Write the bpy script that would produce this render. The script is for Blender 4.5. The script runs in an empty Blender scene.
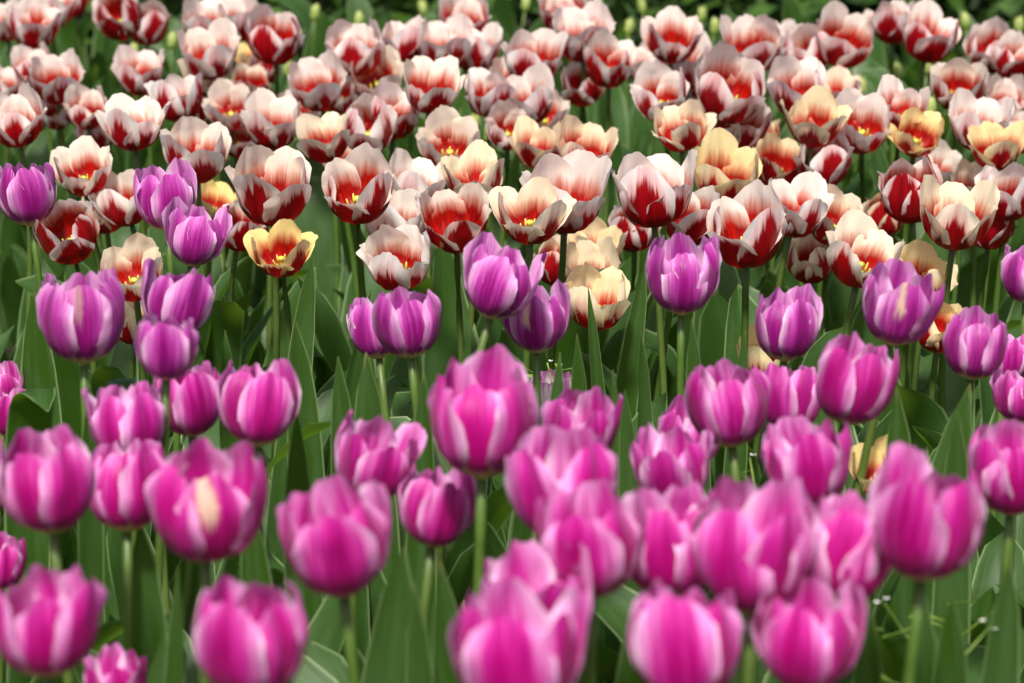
import bpy, math, random
from mathutils import Vector, Matrix, Euler, noise as mnoise

# ------------------------------------------------------------------ camera, light, exposure
S = bpy.context.scene
C = S.collection
R = math.radians
RW_, RH_ = 1024, 683
LENS = 100.0
F = RW_ * LENS / 36.0                 # focal length in pixels
CAM_Z, PITCH = 0.96, 12.7             # metres above the soil, degrees below the horizon

cd = bpy.data.cameras.new('camera'); cam = bpy.data.objects.new('camera', cd); C.objects.link(cam)
cam.location = (0, 0, CAM_Z); cam.rotation_euler = (R(90 - PITCH), 0, 0)
cd.sensor_width = 36; cd.lens = LENS; cd.clip_start = 0.05; cd.clip_end = 300
cd.dof.use_dof = True; cd.dof.focus_distance = 2.68; cd.dof.aperture_fstop = 9.0
S.camera = cam

SUN_EL, SUN_AZ = 50, 187              # azimuth clockwise from +Y (the view direction)
w = bpy.data.worlds.new('World'); S.world = w; w.use_nodes = True
nt = w.node_tree; nt.nodes.clear()
sky = nt.nodes.new('ShaderNodeTexSky'); sky.sky_type = 'NISHITA'; sky.sun_disc = False
sky.sun_elevation = R(SUN_EL); sky.sun_rotation = R(SUN_AZ); sky.dust_density = 4.0
bg = nt.nodes.new('ShaderNodeBackground'); bg.inputs[1].default_value = 0.095
wo = nt.nodes.new('ShaderNodeOutputWorld')
nt.links.new(sky.outputs[0], bg.inputs[0]); nt.links.new(bg.outputs[0], wo.inputs[0])
sd = bpy.data.lights.new('sun', 'SUN'); sd.energy = 4.9; sd.angle = R(6); sd.color = (1.0, 0.96, 0.9)
sun = bpy.data.objects.new('sun', sd); C.objects.link(sun)
dvec = Vector((math.sin(R(SUN_AZ)) * math.cos(R(SUN_EL)), math.cos(R(SUN_AZ)) * math.cos(R(SUN_EL)), math.sin(R(SUN_EL))))
sun.rotation_euler = dvec.to_track_quat('Z', 'Y').to_euler()
sun.location = dvec * 10
S.view_settings.view_transform = 'Standard'; S.view_settings.look = 'None'
S.view_settings.exposure = 0.40; S.view_settings.gamma = 1.0
S.cycles.use_denoising = True
S.cycles.max_bounces = 6; S.cycles.transmission_bounces = 4; S.cycles.diffuse_bounces = 4
S.cycles.sample_clamp_indirect = 6.0

# ------------------------------------------------------------------ node helpers
def lin(r, g, b):
    f = lambda c: (c / 255 / 12.92) if c / 255 <= 0.04045 else ((c / 255 + 0.055) / 1.055) ** 2.4
    return (f(r), f(g), f(b), 1.0)

class NB:
    def __init__(s, name):
        s.m = bpy.data.materials.new(name); s.m.use_nodes = True
        s.t = s.m.node_tree; s.t.nodes.clear()
    def n(s, kind, **kw):
        x = s.t.nodes.new(kind)
        for k, v in kw.items(): setattr(x, k, v)
        return x
    def put(s, sock, v):
        if isinstance(v, bpy.types.NodeSocket): s.t.links.new(v, sock)
        else: sock.default_value = v
    def ma(s, op, a, b=None, c=None, clamp=False):
        x = s.n('ShaderNodeMath', operation=op); x.use_clamp = clamp
        s.put(x.inputs[0], a)
        if b is not None: s.put(x.inputs[1], b)
        if c is not None: s.put(x.inputs[2], c)
        return x.outputs[0]
    def add(s, a, b): return s.ma('ADD', a, b)
    def sub(s, a, b): return s.ma('SUBTRACT', a, b)
    def mul(s, a, b): return s.ma('MULTIPLY', a, b)
    def pw(s, a, b): return s.ma('POWER', a, b)
    def step(s, v, a, b):                                  # smoothstep
        x = s.n('ShaderNodeMapRange', interpolation_type='SMOOTHSTEP')
        s.put(x.inputs[0], v); s.put(x.inputs[1], a); s.put(x.inputs[2], b)
        return x.outputs[0]
    def mix(s, f, a, b):
        x = s.n('ShaderNodeMix', data_type='RGBA')
        s.put(x.inputs[0], f); s.put(x.inputs[6], a); s.put(x.inputs[7], b)
        return x.outputs[2]
    def attr(s, name):
        x = s.n('ShaderNodeAttribute', attribute_type='OBJECT', attribute_name=name)
        return x.outputs['Fac']
    def uv(s):
        x = s.n('ShaderNodeUVMap'); y = s.n('ShaderNodeSeparateXYZ')
        s.t.links.new(x.outputs[0], y.inputs[0]); return y.outputs[0], y.outputs[1]
    def vec(s, a, b, c=0.0):
        x = s.n('ShaderNodeCombineXYZ'); s.put(x.inputs[0], a); s.put(x.inputs[1], b); s.put(x.inputs[2], c)
        return x.outputs[0]
    def noise(s, v, scale=1.0, detail=2.0, rough=0.5):
        x = s.n('ShaderNodeTexNoise'); s.put(x.inputs['Vector'], v)
        x.inputs['Scale'].default_value = scale; x.inputs['Detail'].default_value = detail; x.inputs['Roughness'].default_value = rough
        return x.outputs['Fac']
    def bump(s, h, strength, dist):
        x = s.n('ShaderNodeBump'); s.put(x.inputs['Height'], h)
        x.inputs['Strength'].default_value = strength; x.inputs['Distance'].default_value = dist
        return x.outputs[0]
    def out(s, col, rough, spec=0.4, nrm=None, trans=0.0, tcol=None, sheen=0.0):
        p = s.n('ShaderNodeBsdfPrincipled'); s.put(p.inputs['Base Color'], col); s.put(p.inputs['Roughness'], rough)
        p.inputs['Specular IOR Level'].default_value = spec
        if sheen:
            p.inputs['Sheen Weight'].default_value = sheen; p.inputs['Sheen Roughness'].default_value = 0.35
        if nrm is not None: s.put(p.inputs['Normal'], nrm)
        sh = p.outputs[0]
        if trans:
            t = s.n('ShaderNodeBsdfTranslucent'); s.put(t.inputs[0], tcol if tcol is not None else col)
            if nrm is not None: s.put(t.inputs['Normal'], nrm)
            mx = s.n('ShaderNodeMixShader'); mx.inputs[0].default_value = trans
            s.t.links.new(sh, mx.inputs[1]); s.t.links.new(t.outputs[0], mx.inputs[2]); sh = mx.outputs[0]
        o = s.n('ShaderNodeOutputMaterial'); s.t.links.new(sh, o.inputs[0])
        return s.m

def mat_purple():
    b = NB('purple_petal'); u, v = b.uv()
    pink, scar = b.attr('pink'), b.attr('scar'); rnd = b.n('ShaderNodeObjectInfo').outputs['Random']
    seed = b.mul(rnd, 37.0)
    back = b.n('ShaderNodeNewGeometry').outputs['Backfacing']
    e = b.ma('ABSOLUTE', b.sub(b.mul(u, 2.0), 1.0))
    st = b.noise(b.vec(b.mul(u, 7.0), b.mul(v, 0.9), seed), 1.0, 3.0, 0.6)
    fine = b.noise(b.vec(b.mul(u, 55.0), b.mul(v, 2.2), seed), 1.0, 3.0, 0.6)
    m = b.add(b.mul(b.pw(e, 1.7), 1.25), b.mul(b.sub(st, 0.5), 1.35))
    m = b.add(m, b.mul(b.sub(fine, 0.5), 0.85))
    m = b.add(m, b.mul(b.pw(v, 3.5), 0.5))  # paler towards the tip: pigment plus painted highlight on the petal tops
    m = b.add(m, b.mul(back, 0.30))
    deep = b.mix(pink, lin(138, 10, 112), lin(164, 0, 108))
    midc = b.mix(pink, lin(180, 58, 158), lin(196, 38, 148))
    pale = b.mix(pink, lin(228, 158, 214), lin(238, 152, 216))
    c = b.mix(b.step(m, 0.10, 0.55), deep, midc)
    c = b.mix(b.step(m, 0.46, 1.08), c, pale)
    c = b.mix(b.mul(b.step(m, 0.95, 1.6), 0.85), c, b.mix(pink, lin(243, 216, 238), lin(250, 222, 244)))  # near-white rims: highlight painted into the colour over the pale edges
    foot = b.add(v, b.mul(b.sub(st, 0.5), 0.16))
    c = b.mix(b.step(foot, 0.27, 0.12), c, lin(240, 214, 150))
    # dry cream patches on a few petals
    wob = b.noise(b.vec(b.mul(u, 5.0), b.mul(v, 6.0), seed), 1.0, 3.0, 0.6)
    du = b.ma('ABSOLUTE', b.sub(b.sub(u, 0.60), b.mul(b.sub(wob, 0.5), 0.22)))
    low = b.add(0.56, b.mul(b.sub(fine, 0.5), 0.45))
    sp = b.mul(b.mul(b.step(b.add(du, b.mul(b.sub(fine, 0.5), 0.24)), 0.13, 0.02), b.step(v, low, b.add(low, 0.16))), b.mul(scar, 0.9))
    c = b.mix(sp, c, lin(236, 210, 176))
    c = b.mix(b.mul(b.attr('bleach'), b.step(b.add(m, b.mul(v, .5)), 1.25, 0.7)), c, lin(242, 224, 232))
    hv = b.n('ShaderNodeHueSaturation'); b.put(hv.inputs['Color'], c); hv.inputs['Hue'].default_value = 0.5
    b.put(hv.inputs['Value'], b.add(0.86, b.mul(rnd, 0.24)))
    c = hv.outputs[0]
    nrm = b.bump(b.add(b.mul(fine, 0.9), st), 0.6, 0.0014)
    return b.out(c, 0.36, 0.5, nrm, 0.28, c, 0.1)

def mat_redwhite():
    b = NB('red_and_white_petal'); u, v = b.uv()
    yel, fl = b.attr('yellow'), b.attr('flame'); rnd = b.n('ShaderNodeObjectInfo').outputs['Random']
    blush = b.attr('blush')
    seed = b.mul(rnd, 41.0)
    back = b.n('ShaderNodeNewGeometry').outputs['Backfacing']
    e = b.ma('ABSOLUTE', b.sub(b.mul(u, 2.0), 1.0))
    st = b.noise(b.vec(b.mul(u, 9.0), b.mul(v, 0.8), seed), 1.0, 3.0, 0.6)
    fine = b.noise(b.vec(b.mul(u, 60.0), b.mul(v, 3.0), seed), 1.0, 3.0, 0.65)
    jit = b.add(b.mul(b.sub(st, 0.5), 0.62), b.mul(b.sub(fine, 0.5), 0.16))
    # outside: a crimson flame climbing the middle from the foot
    fo = b.add(b.sub(b.add(0.77, fl), b.add(v, b.mul(b.mul(b.pw(e, 2.2), 0.95), b.add(0.22, v)))), jit)
    # inside: a red throat with cream above
    fi = b.add(b.sub(b.add(0.52, b.mul(fl, 0.6)), b.add(v, b.mul(b.pw(e, 2.0), 0.16))), b.mul(jit, 0.5))
    mo, mi = b.step(fo, -0.03, 0.12), b.step(fi, -0.08, 0.10)
    paleo = b.mix(yel, lin(246, 240, 238), lin(250, 232, 170))
    paleo = b.mix(b.mul(b.mul(blush, 0.6), b.step(b.sub(b.add(1.0, jit), b.mul(e, 0.8)), 0.2, 1.0)), paleo, lin(236, 150, 156))
    palei = b.mix(yel, lin(249, 238, 228), lin(250, 226, 146))
    palei = b.mix(b.mul(blush, 0.2), palei, lin(232, 160, 160))
    hotb = b.mix(b.mul(b.step(fi, -0.20, -0.02), 0.7), palei, lin(206, 84, 44))
    redo = b.mix(b.step(st, 0.35, 0.7), lin(134, 2, 18), lin(172, 8, 20))
    redi = b.mix(b.step(st, 0.35, 0.7), lin(140, 3, 7), lin(188, 22, 10))
    co = b.mix(mo, b.mix(b.mul(b.step(fo, -0.26, -0.02), 0.4), paleo, lin(216, 96, 104)), redo)
    ci = b.mix(mi, hotb, redi)
    ci = b.mix(b.step(v, 0.13, 0.05), ci, lin(228, 190, 60))
    c = b.mix(back, co, ci)
    hv = b.n('ShaderNodeHueSaturation'); b.put(hv.inputs['Color'], c)
    b.put(hv.inputs['Value'], b.add(0.96, b.mul(rnd, 0.08)))
    c = hv.outputs[0]
    nrm = b.bump(b.add(b.mul(fine, 0.6), st), 0.5, 0.0011)
    return b.out(c, 0.42, 0.35, nrm, 0.36, c)

def mat_leaf():
    b = NB('tulip_leaf'); u, v = b.uv(); rnd = b.n('ShaderNodeObjectInfo').outputs['Random']
    geo = b.n('ShaderNodeNewGeometry'); seed = b.add(b.mul(rnd, 29.0), b.mul(geo.outputs['Random Per Island'], 50.0))
    r2 = b.noise(b.vec(seed, 0.3, 0.7), 3.1, 0.0)
    e = b.ma('ABSOLUTE', b.sub(b.mul(u, 2.0), 1.0))
    st = b.noise(b.vec(b.mul(u, 34.0), b.mul(v, 1.6), seed), 1.0, 2.0, 0.6)
    bl = b.noise(b.vec(b.mul(u, 3.0), b.mul(v, 5.0), seed), 1.0, 3.0, 0.6)
    c = b.mix(b.step(r2, 0.3, 0.7), lin(44, 76, 10), lin(56, 86, 36))
    c = b.mix(b.mul(b.step(bl, 0.35, 0.75), 0.5), c, lin(80, 110, 66))
    c = b.mix(b.mul(b.step(st, 0.45, 0.7), 0.28), c, lin(62, 92, 44))
    c = b.mix(b.mul(b.step(e, 0.86, 0.99), 0.55), c, lin(158, 180, 128))
    tip = b.mul(b.step(b.add(v, b.mul(b.sub(bl, 0.5), 0.1)), 0.985, 1.02), 0.7)
    c = b.mix(tip, c, lin(186, 170, 110))
    tc = b.mix(0.6, c, lin(132, 176, 36))
    nrm = b.bump(b.add(st, b.mul(bl, 1.5)), 0.35, 0.0012)
    return b.out(c, b.add(0.36, b.mul(bl, 0.25)), 0.4, nrm, 0.38, tc)

def mat_stem():
    b = NB('tulip_stem'); g = b.n('ShaderNodeTexCoord').outputs['Object']; rnd = b.n('ShaderNodeObjectInfo').outputs['Random']
    n1 = b.noise(g, 60.0, 3.0)
    c = b.mix(n1, lin(54, 82, 26), lin(90, 118, 50))
    c = b.mix(b.mul(rnd, 0.4), c, lin(92, 96, 52))
    return b.out(c, 0.42, 0.4, b.bump(n1, 0.2, 0.001), 0.12, lin(130, 160, 60))

def mat_simple(name, c1, c2, scale, rough=0.5, trans=0.0, bumpd=0.001):
    b = NB(name); g = b.n('ShaderNodeTexCoord').outputs['Object']
    n1 = b.noise(g, scale, 4.0)
    c = b.mix(b.step(n1, 0.35, 0.65), c1, c2)
    return b.out(c, rough, 0.3, b.bump(n1, 0.4, bumpd), trans, c2)

def mat_bud():
    b = NB('bud_petal'); u, v = b.uv(); rnd = b.n('ShaderNodeObjectInfo').outputs['Random']
    st = b.noise(b.vec(b.mul(u, 12.0), b.mul(v, 1.0), b.mul(rnd, 20.0)), 1.0, 2.0)
    f = b.add(b.mul(v, 0.5), b.mul(st, 0.6))
    c = b.mix(b.step(f, 0.25, 0.85), lin(110, 146, 60), lin(190, 198, 124))
    return b.out(c, 0.45, 0.3, None, 0.3, c)

M = dict(purple=mat_purple(), rw=mat_redwhite(), leaf=mat_leaf(), stem=mat_stem(), bud=mat_bud(),
         pistil=mat_simple('pistil', lin(150, 170, 60), lin(215, 205, 90), 200, 0.5),
         soil=mat_simple('dark_soil', lin(26, 20, 14), lin(66, 54, 40), 22, 0.9, 0, 0.02),
         weed=mat_simple('weed_green', lin(86, 118, 40), lin(140, 166, 76), 60, 0.5, 0.25),
         white=mat_simple('small_white_petals', lin(222, 224, 214), lin(246, 246, 240), 200, 0.6, 0.2),
         dkleaf=mat_simple('shrub_leaf', lin(32, 56, 16), lin(62, 92, 32), 9, 0.5, 0.2))

# ------------------------------------------------------------------ geometry helpers
def mesh(name, verts, faces, m, uvs=None):
    me = bpy.data.meshes.new(name); me.from_pydata([tuple(v) for v in verts], [], faces)
    me.materials.append(m)
    if uvs is not None:
        l = me.uv_layers.new(name='UVMap')
        l.data.foreach_set('uv', [c for p in me.polygons for vi in p.vertices for c in uvs[vi]])
    me.polygons.foreach_set('use_smooth', [True] * len(me.polygons)); me.update()
    return me

def link(name, me, parent=None, mtx=None):
    o = bpy.data.objects.new(name, me); C.objects.link(o)
    if parent is not None: o.parent = parent
    if mtx is not None: o.matrix_basis = mtx
    return o

def tag(o, label=None, cat=None, group=None, kind=None):
    if label: o['label'] = label
    if cat: o['category'] = cat
    if group: o['group'] = group
    if kind: o['kind'] = kind
    return o

def sm(a, b, x):
    t = max(0.0, min(1.0, (x - a) / (b - a))); return t * t * (3 - 2 * t)

def interp(pts, x):
    for (x0, y0), (x1, y1) in zip(pts, pts[1:]):
        if x <= x1:
            k = (x - x0) / (x1 - x0); return y0 + (y1 - y0) * k * k * (3 - 2 * k) * 0.4 + (y1 - y0) * k * 0.6
    return pts[-1][1]

WIDTH = [(0, .22), (.12, .50), (.3, .86), (.5, 1.0), (.68, 1.0), (.84, .95), (1.0, .76)]

def petal(rng, L, wmax, a0, a1, t1, a2, r0, kap, ruffle, point, lean=0.0, NS=14, NT=18, roll=0.0):
    """One tulip petal standing on the +Y side of the axis, its foot at the origin. Outer face is the front face."""
    step = 60; cr, cz, ca = [r0], [0.0], []
    for i in range(step + 1):
        t = i / step
        a = R(a0 + (a1 - a0) * sm(0, t1, t) + (a2 - a1) * sm(t1 * .8, 1.0, t))
        ca.append(a)
        if i < step:
            cr.append(cr[-1] + math.cos(a) * L / step); cz.append(cz[-1] + math.sin(a) * L / step)
    ph = [rng.uniform(0, 6.28) for _ in range(6)]
    skew = rng.uniform(-.06, .06); asym = rng.uniform(-.08, .08)
    notch = rng.uniform(-.35, .35); nd = rng.uniform(0, .035) * ruffle
    vs, uvs, fs = [], [], []
    for j in range(NT + 1):
        tt = j / NT
        for i in range(NS + 1):
            s = -1 + 2 * i / NS
            cut = 1 - (0.25 + asym * s) * abs(s) ** 2.5 + point * math.exp(-(s / .2) ** 2) - nd * math.exp(-((s - notch) / .1) ** 2)
            cut += ruffle * 0.012 * math.sin(s * 9 + ph[0]) + ruffle * 0.008 * math.sin(s * 17 + ph[1])
            t = min(tt * cut, 1.0)
            x = t * step; k = min(int(x), step - 1); f = x - k
            r = cr[k] + (cr[k + 1] - cr[k]) * f; z = cz[k] + (cz[k + 1] - cz[k]) * f; a = ca[k] + (ca[k + 1] - ca[k]) * f
            n = Vector((0, math.sin(a), -math.cos(a)))
            wd = wmax * interp(WIDTH, t) * (1 + .03 * math.sin(t * 7 + ph[2]))
            q = s * wd; kk = kap / max(r, .012)
            kk = min(kk, kap / .024)
            X = math.sin(kk * q) / kk; D = (1 - math.cos(kk * q)) / kk
            nz = -D
            nz -= .0011 * math.exp(-(s / .10) ** 2) * sm(0, .3, t)                    # groove of the midrib
            nz += .0006 * math.cos(s * 11 + ph[3]) * sm(.1, .5, t)
            up = sm(.45, 1.0, t)
            nz += ruffle * .0024 * up * abs(s) ** 1.5 * math.sin(t * 13 + s * 2 + ph[4])
            nz += ruffle * .0016 * up * math.sin(s * 6 + ph[5])
            nz += .0022 * up * max(0, abs(s) - .6) / .4 * ruffle                        # lip rolled out
            nz += (.0013 * mnoise.noise(Vector((s * 2.2 + ph[0] * 9, t * 3.0 + ph[1] * 9, 1))) + .0006 * mnoise.noise(Vector((s * 6 + ph[2] * 9, t * 7, 5)))) * sm(.08, .4, t)
            nz += ruffle * .0016 * up * mnoise.noise(Vector((s * 3.2 + ph[3] * 9, t * 4, 8)))
            nz += roll * (sm(.74, 1.05, t) ** 1.5 + .5 * sm(.55, 1.0, abs(s)) * up)
            p = Vector((X + skew * L * t * t, r, z)) + n * nz
            p.z *= 1.0; p.y += lean * t * L
            vs.append(p); uvs.append(((s + 1) / 2, t))
    W = NS + 1
    for j in range(NT):
        for i in range(NS):
            a = j * W + i
            fs.append((a, a + W, a + W + 1, a + 1))      # normals out of the cup
    return vs, fs, uvs

def orient(vs, fs):
    # make the front face look away from the axis (+Y)
    f = fs[len(fs) // 2]
    a, b_, c = vs[f[0]], vs[f[1]], vs[f[2]]
    n = (b_ - a).cross(c - a)
    return fs if n.y > 0 else [tuple(reversed(q)) for q in fs]

def bloom(seed, kind, opn):
    """Six petal meshes (three outer, three inner), the receptacle mesh; scaled so the bloom is as wide as its kind."""
    rng = random.Random(seed); parts = []
    for k in range(6):
        inner = k % 2; g = lambda s_: rng.gauss(0, s_)
        if kind == 'purple':
            L = .097 * (1 + g(.035)) * (.98 if inner else 1)
            prm = dict(L=L, wmax=.0325 * (1 + g(.05)), a0=16, a1=80 + g(2) + 2 * inner - 5 * opn, t1=.60, a2=121 + g(8) + 3 * inner - 34 * opn,
                       r0=.0052 - .0018 * inner, kap=.97, ruffle=1.2 + .9 * rng.random(), point=.018 * rng.random())
        elif kind == 'rw':
            L = .092 * (1 + g(.05)) * (1.04 if inner else .86)
            prm = dict(L=L, wmax=.0318 * (1 + g(.06)), a0=-2, a1=72 + g(4) + 8 * inner - 10 * opn, t1=.48, a2=103 + g(10) + 12 * inner - 34 * opn,
                       r0=.0050 - .0018 * inner, roll=.0022 + .0025 * rng.random() - .0015 * inner, kap=.84, ruffle=.65 + .7 * rng.random(), point=.03 * rng.random())
        else:
            L = .05 * (1 + g(.04))
            prm = dict(L=L, wmax=.013, a0=30, a1=84, t1=.4, a2=112, r0=.003, kap=.9, ruffle=.2, point=.06, NS=6, NT=8)
        vs, fs, uvs = petal(rng, **prm)
        ang = R(k * 60 + g(5))
        parts.append((vs, orient(vs, fs), uvs, ang))
    width = 0
    for vs, fs, uvs, ang in parts:
        for v in vs: width = max(width, math.hypot(v.x, v.y))
    tgt = {'purple': .0342, 'rw': .0465, 'bud': .0090}[kind]
    k = tgt / width
    mats = {'purple': M['purple'], 'rw': M['rw'], 'bud': M['bud']}
    out = []; top = 0
    for vs, fs, uvs, ang in parts:
        zk = {'purple': 1.14, 'rw': 1.06, 'bud': 1.35}[kind]; vs = [Vector((v.x * k, v.y * k, v.z * k * zk)) for v in vs]; top = max(top, max(v.z for v in vs))
        out.append((mesh('petal', vs, fs, mats[kind], uvs), ang))
    # receptacle with the pistil and six stamens
    rv, rf = [], []
    tube(rv, rf, [Vector((0, 0, -.003)), Vector((0, 0, .001)), Vector((0, 0, .012)), Vector((0, 0, .022)), Vector((0, 0, .026)), Vector((0, 0, .027))],
         [.0035, .0058, .0042, .0034, .0052, .0008], 8)
    for i in range(6):
        a = i * math.pi / 3 + .3; d = Vector((math.cos(a), math.sin(a), 0))
        tube(rv, rf, [d * .004, d * .009 + Vector((0, 0, .010)), d * .011 + Vector((0, 0, .013)), d * .013 + Vector((0, 0, .023))], [.001, .0009, .002, .0008], 5)
    rc = mesh('flower', [v * k for v in rv], rf, M['pistil'])
    return dict(petals=out, core=rc, top=top)

def tube(vs, fs, pts, rad, n):
    base = len(vs)
    for i, p in enumerate(pts):
        d = (pts[min(i + 1, len(pts) - 1)] - pts[max(i - 1, 0)]).normalized()
        a = d.orthogonal().normalized() if abs(d.z) < .9 else Vector((1, 0, 0)).cross(d).normalized()
        b_ = d.cross(a)
        for k in range(n):
            t = k * 2 * math.pi / n
            vs.append(p + (a * math.cos(t) + b_ * math.sin(t)) * rad[i])
    for i in range(len(pts) - 1):
        for k in range(n):
            k2 = (k + 1) % n
            fs.append((base + i * n + k, base + i * n + k2, base + (i + 1) * n + k2, base + (i + 1) * n + k))
    fs.append(tuple(base + (len(pts) - 1) * n + k for k in range(n)))

def leaf_geo(rng, pts, width, side, NS=6, fold=.5, twist=0.0, wave=1.0, pa=.55, pb=.50):
    """A lance-shaped tulip leaf along pts, channelled along its midrib; side = direction across the blade."""
    NT = len(pts) - 1; vs, uvs, fs = [], [], []
    ph = rng.uniform(0, 6.28); ph2 = rng.uniform(0, 6.28)
    for j, p in enumerate(pts):
        t = j / NT
        d = (pts[min(j + 1, NT)] - pts[max(j - 1, 0)]).normalized()
        sd = (side - d * side.dot(d)).normalized()
        sd = Matrix.Rotation(twist * t, 3, d) @ sd
        n = sd.cross(d)
        pk = pa / (pa + pb); wd = width * .5 * ((t + .03) ** pa * max(0, 1 - t) ** pb) / (pk ** pa * (1 - pk) ** pb)
        wd = max(wd, width * .012)
        fo = fold * (1 - .55 * t)
        for i in range(NS + 1):
            s = -1 + 2 * i / NS
            q = s * wd
            off = abs(s) ** 1.6 * wd * fo + wave * .0035 * math.sin(t * 15 + ph + (0 if s > 0 else ph2)) * abs(s) ** 2 * sm(0, .2, t) * sm(1.02, .85, t)
            vs.append(p + sd * q * (1 - .18 * fo * abs(s)) + n * off); uvs.append(((s + 1) / 2, t))
    W = NS + 1
    for j in range(NT):
        for i in range(NS):
            a = j * W + i; fs.append((a, a + 1, a + W + 1, a + W))
    return vs, fs, uvs

def arc_pts(L, lean0, lean1, N, drop=0.0):
    """A centre line rising from the origin in the YZ plane, leaning from lean0 to lean1 degrees off the vertical."""
    p = Vector((0, 0, 0)); out = [p.copy()]
    for i in range(N):
        t = (i + .5) / N
        a = R(lean0 + (lean1 - lean0) * t ** 1.8 + drop * sm(.7, 1, t))
        p = p + Vector((0, math.sin(a), math.cos(a))) * L / N; out.append(p.copy())
    return out

# shared leaf meshes
LEAVES = []
for k in range(16):
    rng = random.Random(500 + k)
    L = rng.uniform(.30, .43); wd = rng.uniform(.048, .086)
    pts = arc_pts(L, rng.uniform(4, 14), rng.uniform(10, 44), 14, rng.choice([0, 0, 30, 60, 90]))
    vs, fs, uvs = leaf_geo(rng, pts, wd, Vector((1, 0, 0)), fold=rng.uniform(.2, .65), twist=rng.uniform(-.9, .9), wave=rng.uniform(.4, 1.4))
    LEAVES.append((vs, fs, uvs, mesh('leaf', vs, fs, M['leaf'], uvs)))

BLOOMS = {'purple': [bloom(100 + i, 'purple', o) for i, o in enumerate([.0, .1, .25, .4, .15, .55, .05, .3, .2, .45])],
          'rw': [bloom(200 + i, 'rw', o) for i, o in enumerate([.1, .3, .5, .7, .2, .6, .85, .4, .0, .55, .35, .75])],
          'bud': [bloom(300 + i, 'bud', 0) for i in range(3)]}
KW = {'purple': .062, 'rw': .077, 'bud': .022}

# ------------------------------------------------------------------ camera geometry
cp, sp_ = math.cos(R(PITCH)), math.sin(R(PITCH))
def ray(x, y):
    """Direction with unit depth along the view axis."""
    a, b_ = (x - RW_ / 2) / F, -(y - RH_ / 2) / F
    return Vector((a, cp + b_ * sp_, -sp_ + b_ * cp))
CAM = Vector((0, 0, CAM_Z))
def at(x, y, d): return CAM + ray(x, y) * d
def depth_at_height(x, y, z):
    return (z - CAM_Z) / ray(x, y).z

# ------------------------------------------------------------------ setting: the soil bed
def ground():
    vs, fs = [], []
    xs = [-60, -20, -8, -4] + [-3 + i * .12 for i in range(51)] + [4, 8, 20, 60]
    ys = [-6, -1, 0] + [.4 + i * .12 for i in range(90)] + [13, 18, 30, 60, 140]
    for y in ys:
        for x in xs:
            near = 1 if (-3.1 < x < 3.1 and 0 < y < 12) else 0
            vs.append((x, y, near * (.025 * mnoise.noise(Vector((x * 3, y * 3, 0))) + .012 * mnoise.noise(Vector((x * 11, y * 11, 2))))))
    W = len(xs)
    for j in range(len(ys) - 1):
        for i in range(W - 1):
            a = j * W + i; fs.append((a, a + 1, a + W + 1, a + W))
    o = link('ground', mesh('ground', vs, fs, M['soil'])); tag(o, kind='structure', label='dark soil of the flower bed under the tulips', cat='ground')
ground()

# ------------------------------------------------------------------ the tulips
GROUPS = {'purple': 'purple tulips in front', 'rw': 'red and white tulips in the bed behind', 'yel': 'yellow and red tulips among the white ones', 'bud': 'green tulip buds at the back'}

def stem_mesh(root, top, dirv, rng, r=.0036):
    h = (top - root).length
    c1 = root + Vector((rng.gauss(0, .012), rng.gauss(0, .012), h * .45)); c2 = top - dirv * h * .35
    pts = []
    for i in range(11):
        t = i / 10
        pts.append(root * (1 - t) ** 3 + c1 * 3 * t * (1 - t) ** 2 + c2 * 3 * t * t * (1 - t) + top * t ** 3)
    pts = [p - root for p in pts]
    vs, fs = [], []
    tube(vs, fs, pts, [r * (1.1 - .25 * i / 10) for i in range(11)], 8)
    return mesh('stem', vs, fs, M['stem'])

def plant(i, name, kind, centre, scale, axis_tilt, opn_idx, phase, label, cat, group, props, nleaf, leaf_scale=1.0):
    rng = random.Random(9000 + i)
    bl = BLOOMS[kind][opn_idx % len(BLOOMS[kind])]
    rot = axis_tilt.to_quaternion()
    axis = rot @ Vector((0, 0, 1))
    base = centre - axis * bl['top'] * scale * .5
    root = Vector((base.x - axis.x * .12 + rng.gauss(0, .015), base.y - axis.y * .12 + rng.gauss(0, .02), 0))
    e = bpy.data.objects.new(name, None); C.objects.link(e); e.location = root; e.empty_display_size = .05
    tag(e, label, cat, group)
    link('stem', stem_mesh(root, base, axis, rng, .0038 * (.8 + .2 * scale) * (.7 if kind == 'bud' else 1)), e)
    mt = Matrix.Translation(base - root) @ rot.to_matrix().to_4x4() @ Matrix.Rotation(phase, 4, 'Z') @ Matrix.Scale(scale, 4)
    fl = link('flower', bl['core'], e, mt)
    for me, ang in bl['petals']:
        p = link('petal', me, fl, Matrix.Rotation(ang, 4, 'Z'))
        for k, v in props.items(): p[k] = v
        if props.get('scar'):
            az = (math.degrees(phase + ang) % 360)          # 180 faces the camera
            p['scar'] = props['scar'] if abs(az - 180) < 31 else 0.0
    a0 = rng.uniform(0, 6.28)
    for k in range(nleaf):
        lv = LEAVES[rng.randrange(len(LEAVES))]
        s = leaf_scale * rng.uniform(.85, 1.1) * (1 - .08 * k)
        az = a0 + k * 2.3 + rng.gauss(0, .4)
        link('leaf', lv[3], e, Matrix.Translation((math.cos(az) * .006, math.sin(az) * .006, -.01)) @ Matrix.Rotation(az, 4, 'Z') @ Matrix.Scale(s, 4))
    return e, root

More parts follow.
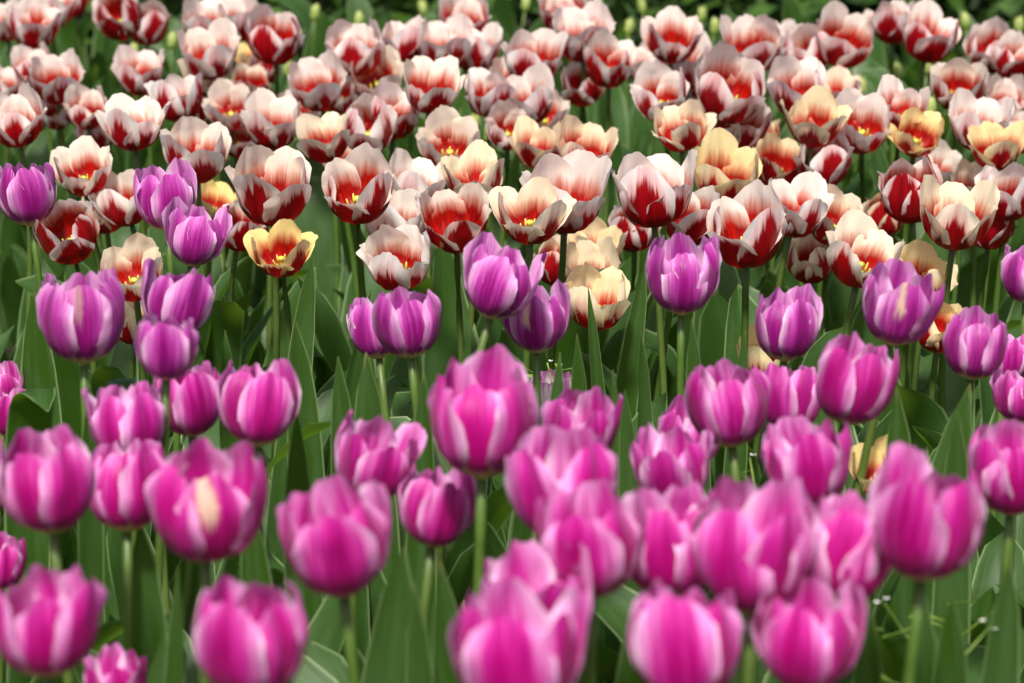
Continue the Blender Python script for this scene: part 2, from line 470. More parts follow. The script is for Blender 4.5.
# x, y, width in the photo (0: as the distance gives), height ratio (0: as built), sideways lean in degrees, variant, extras, label
PURPLE = [
 # mid row, violet
 (27,193,58,-2,0,{}, 'violet tulip standing highest at the left edge among red and white tulips'),
 (166,197,62,0,4,{}, 'tall violet tulip at upper left, with another violet tulip just below it'),
 (196,235,64,8,3,{}, 'violet tulip with a spreading right petal below the tall violet one, upper left'),
 (82,318,82,-5,2,{'scar':.4}, 'large violet tulip with a pale cream foot, standing alone left of a yellow tulip'),
 (178,302,76,10,3,{}, 'lilac violet tulip leaning right beside the small yellow tulip at left'),
 (167,346,62,0,8,{'near':.35}, 'small violet tulip tucked under the lilac one and above two pink tulips'),
 (376,328,56,-6,4,{}, 'violet tulip half hidden behind the left side of its twin at centre left'),
 (407,323,66,3,1,{}, 'violet tulip in front of its half hidden twin, at centre left'),
 (500,281,78,10,3,{}, 'violet tulip with an opening top under the cream and red tulips at centre'),
 (536,318,64,0,4,{'scar':1}, 'violet tulip with two dry beige patches, below its violet neighbour at centre'),
 (682,276,69,-2,0,{}, 'upright violet tulip with a clear bare stem under the hanging red cup, centre right'),
 (787,324,66,2,8,{}, 'violet tulip standing right above two pink tulips, right of centre'),
 (898,307,80,6,9,{'scar':.9}, 'wide violet tulip with a beige torn petal in front of a yellow tulip, right'),
 (975,346,64,3,1,{'pink':.15}, 'dark violet tulip at right with a yellow and red tulip at its left shoulder'),
 (1028,275,52,0,2,{}, 'violet tulip cut off by the right edge, level with the wide violet one'),
 # second row, turning pink
 (258,404,80,2,1,{'pink':.8}, 'smooth pink tulip with satin petals, right one of a touching pair at left'),
 (189,398,70,0,8,{'pink':.8}, 'streaked pink tulip, left one of a touching pair at left'),
 (128,424,78,0,5,{'pink':.7}, 'open topped lilac pink tulip peeping out behind the left front tulips'),
 (728,405,80,-2,1,{'pink':.7}, 'pale pink tulip with a cream foot on a short visible stem, right of centre'),
 (791,397,62,0,0,{'pink':.7}, 'narrow pink tulip squeezed between two larger pink tulips, right of centre'),
 (853,382,82,2,1,{'pink':.85}, 'bright pink egg shaped tulip on a clear stem, upper right of the pink ones'),
 (1008,358,50,0,5,{'pink':.5}, 'soft pink tulip top near the right edge, beside the dark violet tulip'),
 (1020,395,56,0,3,{'pink':.6}, 'pink tulip cut by the right edge, just above the big one there'),
 (2,385,44,0,4,{'pink':.8}, 'pink tulip sliver cut by the left edge, upper of two'),
 (8,413,46,4,7,{'pink':.7}, 'pink tulip with a dry petal tip at the left edge, lower of two'),
 (550,398,44,-3,6,{'pink':.25,'bleach':1}, 'whitish faded tulip with a mauve rim behind the pink cluster at centre'),
 (580,427,78,4,3,{'pink':.8}, 'ruffled pink tulip behind the blurred pink cluster, right of the tallest front tulip'),
 (690,435,62,12,4,{'pink':.7}, 'pink tulip with a pointed petal, upper one of a leaning pair at centre right'),
 (672,470,78,-4,5,{'pink':.75}, 'pink tulip with loose drooping petals, lower one of a leaning pair, centre right'),
 (806,466,90,0,9,{'pink':.9}, 'open pink tulip under the bright egg shaped one, right of centre'),
 # front, blurred
 (483,417,108,-4,8,{'pink':.95}, 'tallest front tulip, deep pink with a pale blotch, rising alone in the centre'),
 (375,462,82,8,5,{'pink':.85}, 'pink tulip with a crumpled top behind the left centre front tulip'),
 (437,508,76,4,1,{'pink':1}, 'deep pink tulip showing its throat, under the tallest front tulip'),
 (337,543,114,-4,9,{'pink':1}, 'large pink tulip with flared petals, left of centre in front'),
 (48,482,98,0,1,{'pink':1}, 'deep pink smooth tulip, left one of three big ones at the left'),
 (127,486,80,0,0,{'pink':1}, 'narrow pink tulip in the middle of three big ones at the left'),
 (208,502,112,3,8,{'pink':1,'scar':.9}, 'large pink tulip with a cream scar down its front, left of the three gap leaves'),
 (44,622,112,-2,3,{'pink':1}, 'largest pink tulip in the lower left corner'),
 (250,640,114,0,1,{'pink':1}, 'rounded pink tulip cut by the bottom edge, below the cream scarred one'),
 (116,684,62,0,5,{'pink':1}, 'pink tulip of which only the top shows at the bottom edge, far left'),
 (0,562,40,0,4,{'pink':.9}, 'pink tulip sliver at the left edge above the lower left corner tulip'),
 (562,487,108,-3,7,{'pink':.9}, 'pale pink tulip at upper left of the crowded pink cluster, centre right'),
 (590,545,112,0,9,{'pink':1}, 'dark streaked pink tulip at the heart of the crowded pink cluster'),
 (670,545,96,0,0,{'pink':.95}, 'narrow pink tulip in the crowded cluster, between two wider blurred ones'),
 (755,550,118,-2,2,{'pink':1}, 'pink tulip with whitened shoulders in the right half of the crowded cluster'),
 (845,553,108,6,9,{'pink':1}, 'pink tulip with dark lower petals at the right end of the crowded cluster'),
 (928,520,124,3,3,{'pink':1}, 'big broad pink tulip alone at right, above the small white weed flowers'),
 (1012,470,84,0,2,{'pink':.95}, 'tall deep pink tulip at the right edge beside the broad one'),
 (808,637,104,4,4,{'pink':1}, 'pink tulip cut by the bottom edge, below the right end of the cluster'),
 (686,642,114,0,8,{'pink':1}, 'wide pink tulip at the bottom edge, below the middle of the crowded cluster'),
 (538,606,106,-3,5,{'pink':1}, 'pink tulip behind the lowest one at bottom centre'),
 (517,655,128,2,7,{'pink':1}, 'lowest and most blurred pink tulip at bottom centre'),
]
# x, y, width, lean, variant, yellow, flame, blush, label
RW = [
 # hero flowers, nearest rows
 (653,187,76,0,1,.0,.10,.25,'sharp red and white cup on a long bare stem above the upright violet tulip'),
 (745,228,84,-3,7,.05,.20,.1,'large crimson tulip with white scalloped rims, right of the upright violet tulip'),
 (797,207,62,4,5,.0,.05,.25,'white tulip with red streaks behind the right side of the large crimson one'),
 (863,255,76,6,11,.25,.10,.0,'star shaped cream tulip with pointed petals above the wide violet one'),
 (810,258,48,-6,4,.45,.12,.0,'cream and red tulip at the left shoulder of the star shaped one'),
 (957,215,72,2,5,.35,.08,.05,'cream tulip with a frilly rim and red sides, upper right'),
 (910,189,62,-4,8,.0,.35,1.,'rosy red tulip with closed pink petals, left of the frilly cream one'),
 (1008,190,58,2,4,.0,.10,.3,'tall white and red tulip at the right edge beside the frilly cream one'),
 (990,222,50,-5,8,.0,.35,.2,'dark red cup partly hidden between the frilly cream tulip and the right edge'),
 (690,216,62,5,7,.05,.2,.3,'red striped tulip behind the long stemmed cup, left of the large crimson one'),
 (634,226,48,-3,8,.0,.25,.3,'small red and white tulip under the long stemmed cup, left of its stem'),
 (565,192,80,2,9,.0,-.02,.35,'wide white tulip with a red rim at its foot, left of the long stemmed cup'),
 (530,213,78,0,6,.35,.02,.0,'cream tulip with a yellow throat, directly above the two central violet tulips'),
 (475,177,66,3,3,.45,.06,.0,'yellow throated cup with white rim on a dark stem, above the central violet tulips'),
 (456,222,64,4,5,.15,.25,.6,'peach red tulip low behind the dark stem at centre'),
 (397,216,62,-2,4,.05,-.05,.0,'white tulip standing right on top of another white tulip above the violet twins'),
 (398,258,68,0,10,.05,-.02,.0,'white tulip with red sides directly above the violet twins'),
 (357,188,76,-3,7,.10,.12,.2,'broad white and crimson tulip up and left of the violet twins'),
 (272,185,78,2,9,.15,.14,.1,'large open tulip with a blood red throat above the small yellow one at left'),
 (418,182,56,4,5,.05,-.02,.3,'white tulip with a pointed back petal between the broad crimson and yellow throated ones'),
 (82,170,62,-4,3,.15,.06,.1,'open white and orange red tulip right of the highest violet one at left'),
 (67,231,62,0,4,.0,.26,.0,'crimson tulip with bold white triangles under the highest violet one at left'),
 (122,197,56,-6,4,.1,.05,.1,'white and red tulip wedged left of the tall violet tulip'),
 (133,272,60,0,2,.35,.0,.0,'cream tulip with spread petals behind the large violet one at left'),
 (105,212,44,0,5,.5,.2,.3,'orange tinged tulip hidden between the bold triangles tulip and the tall violet one'),
 (240,226,48,4,4,.05,.25,.0,'red and white tulip at the left edge of the small open yellow one'),
 (196,150,64,3,9,.10,.08,.1,'open white tulip with a red throat above the tall violet one at left'),
 (133,123,66,-2,3,.05,.08,.25,'large white and red cup, biggest of its row at upper left'),
 (15,118,62,-3,7,.0,.1,.4,'red and white tulip with a yellow centre at the left edge above the violet one'),
 (324,138,58,-2,3,.35,.08,.1,'tulip with a cream yellow inside, up and right of the blood red throated one'),
 (273,122,56,0,5,.1,.05,.4,'pinkish white tulip straight above the blood red throated one'),
 (368,125,54,2,8,.0,.1,.5,'pink and white tulip right of the cream yellow one'),
 (395,112,56,6,7,.0,.12,.5,'dark footed pink and white tulip leaning right, above the broad crimson one'),
 (450,145,58,0,5,.2,.0,.2,'peach white tulip behind and left of the yellow throated cup'),
 (538,145,56,-2,3,.5,.1,.3,'peach tulip with an orange throat, left one of two above the wide white one'),
 (585,150,56,3,5,.45,.12,.35,'peach tulip with a deep red throat, right one of two above the wide white one'),
 (508,128,48,0,7,.0,.05,.4,'white tulip tight against the left peach tulip'),
 (527,98,52,-3,1,.0,.0,.4,'pale tulip in the pale clump above the two peach tulips'),
 (490,92,54,0,7,.0,.08,.5,'pinkish cup at the left of the pale clump, upper centre'),
 (681,127,62,0,6,.4,.06,.05,'cream yellow tulip with one crimson petal above the long stemmed cup'),
 (726,173,64,-2,9,.75,.05,.0,'yellow tulip with white petal rims right of the long stemmed cup'),
 (757,140,44,3,5,.6,.3,.5,'orange tulip right of the yellow one with white rims, upper of two'),
 (762,170,46,-3,5,.45,.3,.6,'orange red tulip behind the large crimson one, lower of two'),
 (740,122,56,4,2,.05,.1,.5,'rose tulip hanging below the pinkish cup, above the orange ones'),
 (815,120,64,-1,3,.55,.06,.0,'cup with yellow inside and white rims on a dark stem at upper right'),
 (825,157,54,0,8,.0,.15,.1,'red tulip with white tips below the yellow inside cup'),
 (778,163,50,0,5,.6,.25,.4,'orange yellow tulip left of the red one with white tips'),
 (862,125,58,-6,5,.0,.0,.3,'white tulip leaning left with one red striped petal, right of the yellow inside cup'),
 (903,110,60,2,3,.0,.12,.4,'pale pink tulip with a dark red throat above a yellow one, upper right'),
 (917,135,56,4,6,.85,.05,.0,'yellow tulip under the pale pink one with the dark throat'),
 (938,167,44,2,5,.1,-.1,.1,'pale cream tulip petals behind the rosy red closed one'),
 (973,187,46,0,5,.2,-.05,.1,'pale tulip between the frilly cream one and the yellow one near the right edge'),
 (996,147,56,-2,3,.75,.1,.0,'yellow tulip with a red side near the right edge'),
 (980,123,58,-3,5,.0,.04,.4,'pinkish white tulip above the yellow one near the right edge'),
 (1006,98,46,2,7,.0,-.05,.4,'white pointed tulip near the right edge, above the pinkish white one'),
 (1020,130,44,0,4,.05,.1,.3,'tulip cut by the right edge beside the yellow one with a red side'),
 (958,85,52,0,9,.15,.12,.2,'round cup with a red throat standing free at upper right'),
 (835,219,56,0,5,.35,.1,.5,'peach tulip behind the left petals of the star shaped cream one'),
 (885,213,42,0,8,.6,.3,.3,'orange sliver of a tulip left of the rosy red closed one'),
 (798,88,62,-3,7,.0,.05,.4,'rose white tulip above the yellow inside cup'),
 (838,92,44,0,5,.3,.1,.6,'peach tulip peeping out right of the rose white one'),
 (731,87,68,2,4,.0,.12,.6,'rosy cup with a dark underside standing forward at upper right of centre'),
 (660,94,60,-3,7,.0,.08,.3,'white and red tulip left of the rosy cup with the dark underside'),
 (690,62,50,0,1,.0,.0,.4,'pale tulip behind the rosy cup, right of the pair there'),
 (650,62,46,0,1,.0,.05,.4,'pale tulip behind the rosy cup, left of the pair there'),
 # farther rows
 (672,38,60,2,3,.05,.12,.5,'wide rosy tulip with a dark red foot, top row right of centre'),
 (609,62,54,0,7,.05,.14,.4,'red footed upright cup, third step of a diagonal of three at top centre'),
 (582,34,58,2,5,.0,.06,.5,'pale cup, middle step of a diagonal of three at top centre'),
 (563,10,52,-4,7,.0,.15,.6,'dark rosy tulip cut by the top edge, first step of the diagonal at top centre'),
 (583,83,44,-4,4,.05,.2,.1,'small red and white tulip low at the left of the red footed upright cup'),
 (533,57,58,0,9,.0,.18,.3,'dark red tulip with white rims left of the top centre diagonal'),
 (751,45,58,-2,9,.0,.12,.5,'open rosy tulip right of the wide rosy one in the top row'),
 (774,40,40,2,5,.0,.05,.4,'pale tulip half hidden right of the open rosy one, top row'),
 (806,50,52,0,8,.0,.05,.6,'blush tulip left of the red throated cup in the top row at right'),
 (845,40,56,2,9,.05,.15,.5,'red throated cup standing alone in the top row, right of the blush one'),
 (893,20,50,-4,7,.0,.2,.7,'dark rose tulip at the top edge, left one of a touching pair'),
 (930,35,54,5,9,.0,.2,.6,'dark rose tulip with an open throat, right one of a touching pair at the top'),
 (990,48,48,-3,4,.0,.18,.5,'rosy tulip in the far right top corner, left one of two'),
 (1016,58,50,3,7,.0,.22,.5,'rosy tulip cut by the right edge in the top corner, right one of two'),
 (431,86,66,-1,3,.1,.12,.2,'large open white and red cup forward of the others at upper centre left'),
 (464,18,54,0,7,.0,.15,.6,'rosy tulip highest of the clump at the top, left of centre'),
 (446,45,52,-4,5,.0,.05,.5,'pale rosy tulip under the highest one of the top clump, left one'),
 (475,48,50,4,5,.0,.06,.5,'pale rosy tulip under the highest one of the top clump, right one'),
 (402,40,52,0,7,.0,.06,.6,'dusty pink tulip between the free standing wide one and the top clump'),
 (414,55,44,3,5,.0,.1,.5,'dusty pink tulip just under another dusty pink one, upper centre left'),
 (356,48,58,-3,10,.0,.12,.3,'wide white tulip with a dark foot standing free in the top row, left of centre'),
 (378,78,50,0,5,.25,.02,.3,'cream pink tulip behind the left of the large open forward cup'),
 (317,85,54,-3,5,.0,.0,.4,'pale tulip with a round front petal below the free standing dark cup, left one'),
 (338,92,46,4,7,.0,.08,.4,'pale tulip close beside the round petalled one, right one'),
 (275,36,54,0,4,.0,.25,.7,'dark rose cup standing free in the top row at left'),
 (264,68,32,0,8,.0,.4,.6,'small dark red tulip under the dark rose cup, top left'),
 (249,57,30,0,3,.9,.0,.0,'small yellow tulip left of the dark rose cup, top left'),
 (252,84,36,0,5,.3,.3,.6,'peach red tulip below the small yellow one, top left'),
 (208,22,52,-3,7,.0,.08,.5,'blush white tulip at the top edge left of the dark rose cup, left one'),
 (236,18,48,3,5,.0,.05,.5,'blush white tulip at the top edge left of the dark rose cup, right one'),
 (210,52,56,0,5,.05,.0,.4,'pale spread tulip under the two blush ones at top left'),
 (207,76,48,2,3,.35,.02,.1,'cream tulip under the pale spread one at top left'),
 (178,95,56,-4,7,.0,.05,.3,'white tulip with a red flame, left of the cream one at top left'),
 (206,103,40,6,8,.0,.2,.2,'red sided tulip between the white flamed one and the open one below'),
 (230,108,46,0,5,.1,.0,.5,'dusty blush tulip right of the red sided one, upper left'),
 (238,138,40,0,5,.0,.1,.6,'dull pink tulip low behind the blush one, left of the cream yellow tulip'),
 (140,72,48,-2,5,.0,.1,.6,'pink tulip with separate petals behind the biggest cup at upper left'),
 (118,14,48,-3,8,.0,.25,.7,'dark rose tulip at the top edge, left one of a dark pair at top left'),
 (148,22,42,3,8,.0,.22,.7,'dark rose tulip at the top edge, right one of a dark pair at top left'),
 (72,0,30,0,8,.0,.45,.8,'dark red tulip of which only the foot shows at the top edge, far left'),
 (34,24,50,0,5,.0,.1,.5,'white rosy tulip in the far left top corner, lower one'),
 (52,6,46,0,5,.0,.05,.5,'white rosy tulip in the far left top corner, cut by the top edge'),
 (5,22,40,0,5,.0,.05,.5,'pale tulip cut by the left edge in the top corner'),
 (33,65,44,-4,7,.0,.15,.5,'red and white tulip under the top left corner pair, upper one'),
 (56,80,50,2,5,.0,.1,.5,'blush tulip right below the upper one under the top left corner pair'),
 (57,110,42,-2,7,.0,.05,.4,'white tulip left of the biggest cup at upper left, farther left one'),
 (86,108,46,0,7,.05,.12,.3,'white and red tulip left of the biggest cup at upper left, nearer one'),
 (95,130,40,-6,4,.0,.05,.3,'white tulip low at the left side of the biggest cup at upper left'),
 (5,85,40,0,5,.0,.1,.4,'pale tulip at the left edge between the corner tulips and the yellow centred one'),
 (700,98,40,0,8,.0,.1,.5,'pale tulip squeezed between the rosy cup and the white one at its left'),
 (512,80,44,2,5,.0,.02,.5,'pale tulip at the top of the pale clump, upper centre'),
 (545,115,44,0,5,.05,.0,.3,'white tulip at the right of the pale clump above the peach tulips'),
 (300,112,44,0,5,.0,.05,.5,'dusty white tulip between the pinkish white and the pink and white ones'),
 (345,160,44,0,5,.1,.0,.2,'white petals of a tulip right under the cream yellow one'),
 # yellow group
 (280,251,66,2,6,.95,.1,.0,'small open yellow tulip with a dark red heart, left of centre'),
 (213,203,46,0,11,.95,.05,.0,'flat yellow and brown tulip behind the right of the tall violet one'),
 (135,318,46,0,8,.6,.0,.0,'small yellow tulip with a red foot between two violet ones at left'),
 (598,298,66,0,10,.6,-.08,.0,'cream yellow tulip with a red foot right of the beige patched violet one'),
 (590,268,52,0,5,.45,-.15,.0,'cream tulip behind the cream yellow one with the red foot'),
 (597,246,50,2,2,.6,-.1,.0,'pale yellow tulip highest of three cream ones at centre'),
 (557,260,48,4,4,.35,.25,.3,'orange red tulip right of the upper central violet tulip'),
 (917,276,56,0,4,.7,-.05,.0,'yellow tulip looking over the top of the wide violet one at right'),
 (932,284,46,8,11,.5,-.05,.0,'cream tulip petal pointing right behind the wide violet one'),
 (940,326,50,0,4,.7,.12,.0,'yellow and red tulip between the wide violet one and the dark violet one'),
 (764,354,36,0,4,.85,-.1,.0,'yellow tulip sliver left of the violet one above two pink ones'),
 (880,472,38,0,11,.9,-.15,.0,'lone yellow tulip low among pink ones, right'),
]
BUDS = [(526,4),(629,26),(715,26),(642,6),(543,88),(562,110),(837,76),(861,86),(897,72),(927,66),(1019,24),(930,108),(134,52),
 (474,123),(490,132),(423,8),(359,20),(393,50),(288,68),(172,40),(315,12),(702,14),(965,20)]
used = set()
def place(x, y, wpx, kind, near=0.0, zplane=.50, wt=.35):
    if kind == 'bud': zplane = .40
    dp = depth_at_height(x, y, zplane)
    d = dp
    if wpx:
        ds = F * KW[kind] / wpx
        d = dp ** (1 - wt) * ds ** wt
    d = min(d, depth_at_height(x, y, .36 if kind != 'bud' else .3)); d = max(d, depth_at_height(x, y, .62))
    d -= near
    sc = (wpx * d / F / KW[kind]) if wpx else 1.0
    if kind == 'purple': sc *= 1.05
    return d, max(.62, min(1.28, sc))

ROOTS = []                                    # (root empty, x, y, depth)
idx = 0
def put(kind, name, x, y, wpx, lean, var, props, label, cat, group, fwd, nleaf):
    global idx
    rng = random.Random(77 + idx)
    d, s = place(x, y, wpx, kind, props.pop('near', 0.0))
    rot = Euler((R(fwd + rng.gauss(0, 5 if kind != 'bud' else 2)), R(lean + rng.gauss(0, 4)), 0))
    e, root = plant(idx, name, kind, at(x, y, d), s, rot, var, rng.uniform(0, 6.28), label, cat, group, props, nleaf)
    ROOTS.append((e, x, y, d)); idx += 1
    return e

for x, y, wpx, lean, var, ex, label in PURPLE:
    p = dict(pink=ex.get('pink', 0.0), scar=ex.get('scar', 0.0), bleach=ex.get('bleach', 0.0), near=ex.get('near', 0.0))
    put('purple', 'purple_tulip', x, y, wpx, lean, var, p, label, 'tulip', GROUPS['purple'], 3, 3)
for x, y, wpx, lean, var, yel, fl, blush, label in RW:
    p = dict(yellow=float(yel), flame=float(fl), blush=float(blush))
    yg = yel >= .55
    put('rw', 'yellow_tulip' if yg else 'red_white_tulip', x, y, wpx, lean, var, p, label, 'tulip', GROUPS['yel' if yg else 'rw'], 25, 3 if y > 130 else 2)
for i, (x, y) in enumerate(BUDS):
    put('bud', 'tulip_bud', x, y, 0, 0, i, {}, 'closed pale green tulip bud standing blurred in the leaves behind the red and white tulips', 'tulip bud', GROUPS['bud'], 0, 3)

# leaves the photo shows singled out: tip pixel, foot pixel, width in pixels, fold, twist; each belongs to the nearest tulip
FEATURE = [
 ((645,262),(617,400),24,.5,.3),((588,286),(611,400),15,.6,.2),((641,331),(651,430),26,.5,-.4),((613,369),(624,490),20,.6,.3),
 ((625,390),(642,485),27,.4,.2),((692,318),(706,400),24,.3,0),((338,356),(347,440),30,.3,.3),((313,256),(284,370),26,.4,.4),
 ((371,290),(322,370),22,.5,.6),((296,322),(306,440),36,.25,.2),((366,352),(378,440),42,.3,0),((424,372),(418,450),28,.4,.2),
 ((297,411),(303,490),38,.4,.3),((88,396),(78,450),28,.4,.5),((34,292),(36,420),40,.2,.1),((404,545),(368,700),54,.35,.2),
 ((414,582),(432,700),34,.4,.2),((140,520),(142,620),46,.15,0),((167,622),(100,664),28,.5,.4),((178,566),(164,700),26,.4,.5),
 ((924,592),(934,700),44,.4,.4),((1010,562),(1000,700),46,.2,.1),((953,596),(962,700),48,.4,.3),((897,388),(914,470),36,.3,.2),
 ((970,384),(922,480),44,.35,.3),((577,334),(590,410),24,.4,.3),((958,412),(962,480),34,.3,.2),((250,500),(262,600),40,.3,.2),
 ((560,352),(548,440),26,.4,.4),((745,330),(735,400),22,.4,.4),((470,330),(452,430),26,.4,.4),((225,330),(232,420),26,.4,.3),
 ((440,560),(462,700),40,.3,.3),((640,590),(618,700),40,.3,.3),((870,600),(880,700),40,.4,.4),
]
for k, (tp, ft, wpx, fold, tw) in enumerate(FEATURE):
    rng = random.Random(400 + k)
    e = min(ROOTS, key=lambda r_: abs(r_[1] - ft[0]) + abs(r_[2] + 40 - tp[1]) * 1.0 + (900 if r_[0].name.startswith('tulip_bud') else 0))
    zt = .455 if tp[1] < 500 else .43
    d = depth_at_height(*tp, zt)
    P1 = at(tp[0], tp[1], d); P0 = at(ft[0], ft[1], d + .01)
    kz = (P1.z - .02) / max(.02, P1.z - P0.z); gx = P1.x + (P0.x - P1.x) * min(kz, 2.2)
    G = Vector((gx, P0.y + .04, .0))
    pts = []
    for i in range(15):
        t = i / 14
        m1 = Vector((G.x + (P0.x - G.x) * .8, G.y, P1.z * .45))
        pts.append(G * (1 - t) ** 2 + m1 * 2 * t * (1 - t) + P1 * t * t)
    side = Vector((1, rng.uniform(-.4, .4), 0)).normalized()
    org = e[0].location
    vs, fs, uvs = leaf_geo(rng, [p - org for p in pts], wpx * d / F * 1.18, side, NS=8, fold=fold, pa=.85, pb=.6, twist=tw * rng.choice([-1, 1]), wave=.8)
    link('leaf', mesh('leaf', vs, fs, M['leaf'], uvs), e[0])

# the folded-over pale leaf at the left, catching the light
def bent_leaf(tp, top, ft, wpx, owner):
    rng = random.Random(5); d = depth_at_height(*top, .42)
    A, B, D_ = at(*ft, d + .02), at(*top, d), at(*tp, d - .06)
    A = Vector((A.x, A.y, 0)); pts = []
    for i in range(17):
        t = i / 16; c1 = Vector((B.x, B.y, B.z * 1.12))
        pts.append(A * (1 - t) ** 3 + Vector((A.x, A.y, B.z * .7)) * 3 * t * (1 - t) ** 2 + c1 * 3 * t * t * (1 - t) + D_ * t ** 3)
    org = owner.location
    vs, fs, uvs = leaf_geo(rng, [p - org for p in pts], wpx * d / F * 1.3, Vector((1, .2, 0)).normalized(), NS=8, fold=.2, wave=.5)
    link('leaf', mesh('leaf', vs, fs, M['leaf'], uvs), owner)
own = [r_[0] for r_ in ROOTS if r_[1] == 82][0]
bent_leaf((48, 412), (25, 376), (20, 430), 36, own)
bent_leaf((128, 392), (108, 384), (104, 430), 34, own)

# the uncountable mass of leaves between and behind the plants
def foliage():
    rng = random.Random(11); vs, fs, uvs = [], [], []
    def addleaf(x, y, s, az, tilt):
        lv = LEAVES[rng.randrange(len(LEAVES))]
        m = Matrix.Translation((x, y, -.01)) @ Matrix.Rotation(az, 4, 'Z') @ Matrix.Rotation(tilt, 4, 'X') @ Matrix.Scale(s, 4)
        b0 = len(vs)
        vs.extend(m @ v for v in lv[0]); uvs.extend(lv[2]); fs.extend(tuple(b0 + q for q in f) for f in lv[1])
    y = 1.35
    n = 0
    while y < 6.3:
        hw = y * .19 + .5
        step = .076 + .016 * max(0, y - 2.5)
        x = -hw
        while x < hw:
            s = rng.uniform(.55, .92) if y < 4.2 else rng.uniform(.75, 1.1)
            addleaf(x + rng.gauss(0, .03), y + rng.gauss(0, .03), s, rng.uniform(0, 6.28), rng.gauss(0, .12)); n += 1
            x += step
        y += step
    o = link('tulip_foliage', mesh('tulip_foliage', vs, fs, M['leaf'], uvs))
    tag(o, 'mass of grey green tulip leaves filling the bed between the flowers', 'leaves', None, 'stuff')
    print('foliage leaves', n)
foliage()

# small white flowering weeds
def weed(x, y, d, h, label, nw=2):
    rng = random.Random(int(x)); P = at(x, y, d); root = Vector((P.x, P.y, 0))
    e = bpy.data.objects.new('weed', None); C.objects.link(e); e.location = root
    tag(e, label, 'weed', 'weeds with tiny white flowers')
    vs, fs = [], []; fv, ff = [], []
    top = P.z
    def twig(p0, p1, r0, r1):
        mid = (p0 + p1) / 2 + Vector((rng.gauss(0, .006), rng.gauss(0, .006), 0)); tube(vs, fs, [p0, mid, p1], [r0, (r0 + r1) / 2, r1], 5)
    def head(p, n):
        for i in range(n):
            c = p + Vector((rng.gauss(0, .004), rng.gauss(0, .004), rng.gauss(0, .002)))
            for q in range(4):
                a = q * math.pi / 2 + rng.random(); b0 = len(fv)
                dx = Vector((math.cos(a), math.sin(a), .3)); dy = Vector((-math.sin(a), math.cos(a), 0))
                fv.extend([c, c + dx * .0016 + dy * .001, c + dx * .003, c + dx * .0016 - dy * .001]); ff.append((b0, b0 + 1, b0 + 2, b0 + 3))
    main = [Vector((rng.gauss(0, .004) * k, rng.gauss(0, .004) * k, top * k / 6)) for k in range(7)]
    tube(vs, fs, main, [.0019 - .0002 * k for k in range(7)], 6)
    head(main[-1] + Vector((0, 0, .002)), nw)
    for k in range(16):
        z = top * rng.uniform(.45, .97); a = rng.uniform(0, 6.28)
        p0 = Vector((0, 0, z)) + main[min(6, int(z / top * 6))] * Vector((1, 1, 0)).x * 0
        p0.x, p0.y = main[min(6, round(z / top * 6))].x, main[min(6, round(z / top * 6))].y
        p1 = p0 + Vector((math.cos(a) * .022, math.sin(a) * .022, .012))
        twig(p0, p1, .0006, .0005)
        b0 = len(vs); q = Vector((-math.sin(a), math.cos(a), 0)); u_ = (p1 - p0).normalized()
        vs.extend([p1, p1 + u_ * .006 + q * .004, p1 + u_ * .007, p1 + u_ * .006 - q * .004]); fs.append((b0, b0 + 1, b0 + 2, b0 + 3))
    for k in range(3):
        a = rng.uniform(0, 6.28); z = top * rng.uniform(.4, .65); p0 = Vector((0, 0, z))
        p1 = p0 + Vector((math.cos(a) * .05, math.sin(a) * .05, .09)); twig(p0, p1, .001, .0007); head(p1, nw - 1 if nw > 1 else 0)
    for k in range(6):
        z = top * rng.uniform(.05, .6); a = rng.uniform(0, 6.28); q = Vector((-math.sin(a), math.cos(a), 0)); o_ = Vector((math.cos(a), math.sin(a), .5)).normalized()
        b0 = len(vs); c = Vector((0, 0, z))
        vs.extend([c, c + o_ * .02 + q * .006, c + o_ * .045, c + o_ * .02 - q * .006]); fs.append((b0, b0 + 1, b0 + 2, b0 + 3))
    link('stem', mesh('stem', vs, fs, M['weed']), e); link('blossom', mesh('blossom', fv, ff, M['white']), e)
weed(968, 568, 1.95, .3, 'weed with a tiny white flower head, highest one under the broad pink tulip')
weed(888, 604, 1.85, .3, 'weed with tiny white flowers at the lower left of the broad pink tulip')
weed(945, 628, 1.8, .3, 'weed with tiny white flowers low between the leaves at the right bottom')
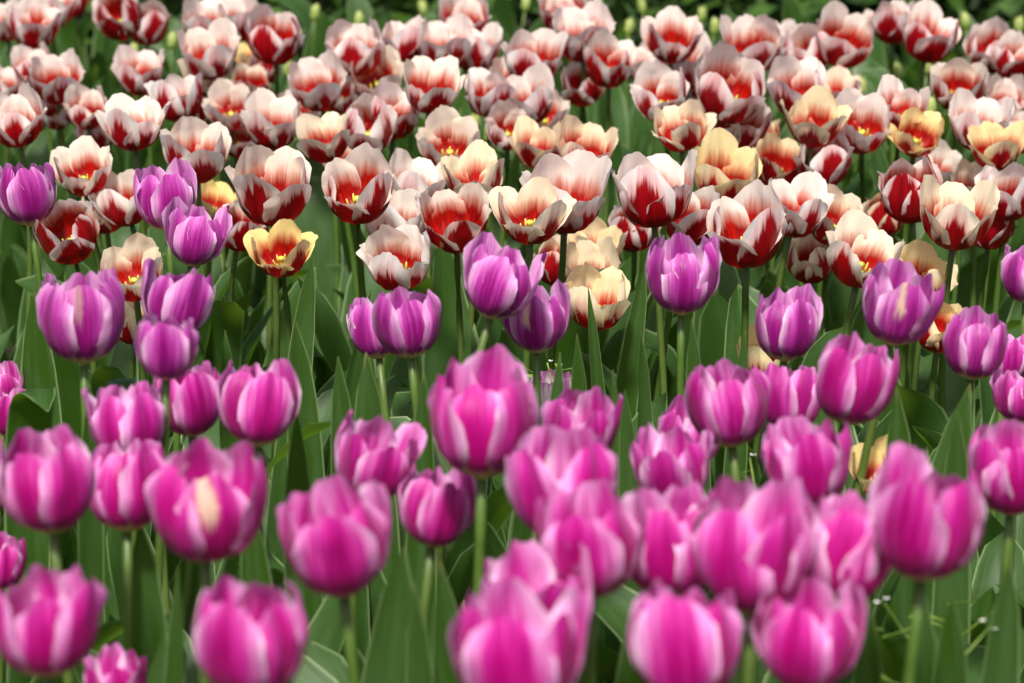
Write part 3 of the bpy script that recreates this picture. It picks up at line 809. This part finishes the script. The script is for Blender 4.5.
weed(742, 452, 2.2, .3, 'thin weed under the pale pink tulip with a visible stem, right of centre', 1)
weed(553, 362, 2.5, .3, 'thin weed below the beige patched violet tulip at centre', 1)

# dark shrubs closing the view far behind the bed
def shrub(x, y, r, h, label):
    rng = random.Random(int(x * 100)); e = bpy.data.objects.new('shrub', None); C.objects.link(e); e.location = (x, y, 0)
    tag(e, label, 'shrub', 'dark shrubs behind the bed')
    vs, fs = [], []
    for k in range(2600):
        a = rng.uniform(0, 6.28); q = rng.random() ** .5; z = rng.random()
        rr = r * q * (1 - .5 * z * z) * (.8 + .25 * math.sin(a * 3 + x) + .15 * math.sin(a * 7 + z * 5))
        c = Vector((math.cos(a) * rr, math.sin(a) * rr, h * z)); s = rng.uniform(.03, .07)
        u_ = Vector((rng.gauss(0, 1), rng.gauss(0, 1), rng.gauss(0, .7))).normalized(); v_ = u_.orthogonal().normalized()
        b0 = len(vs); vs.extend([c - u_ * s, c + v_ * s * .45, c + u_ * s, c - v_ * s * .45]); fs.append((b0, b0 + 1, b0 + 2, b0 + 3))
    link('foliage', mesh('foliage', vs, fs, M['dkleaf']), e)
    tv, tf = [], []
    for k in range(5):
        a = k * 1.3; tube(tv, tf, [Vector((0, 0, 0)), Vector((math.cos(a) * r * .3, math.sin(a) * r * .3, h * .4)), Vector((math.cos(a) * r * .6, math.sin(a) * r * .6, h * .85))], [.02, .014, .006], 6)
    link('branches', mesh('branches', tv, tf, M['soil']), e)
for i, (x, lab) in enumerate([(-1.9, 'dark shrub far behind the bed at the left'), (-.9, 'dark shrub far behind the bed, left of the middle'), (.1, 'dark shrub far behind the bed in the middle'),
                              (1.1, 'dark shrub far behind the bed, right of the middle'), (2.0, 'dark shrub far behind the bed at the right')]):
    shrub(x * .8, 7.5 + .2 * (i % 2), .75, .8, lab)

from collections import Counter
c_ = Counter(r_[0]['label'] for r_ in ROOTS)
print('repeated labels', [(k, n) for k, n in c_.items() if n > 1]); print('tulips', len(ROOTS), [round(r_[3], 2) for r_ in ROOTS][:60:4])
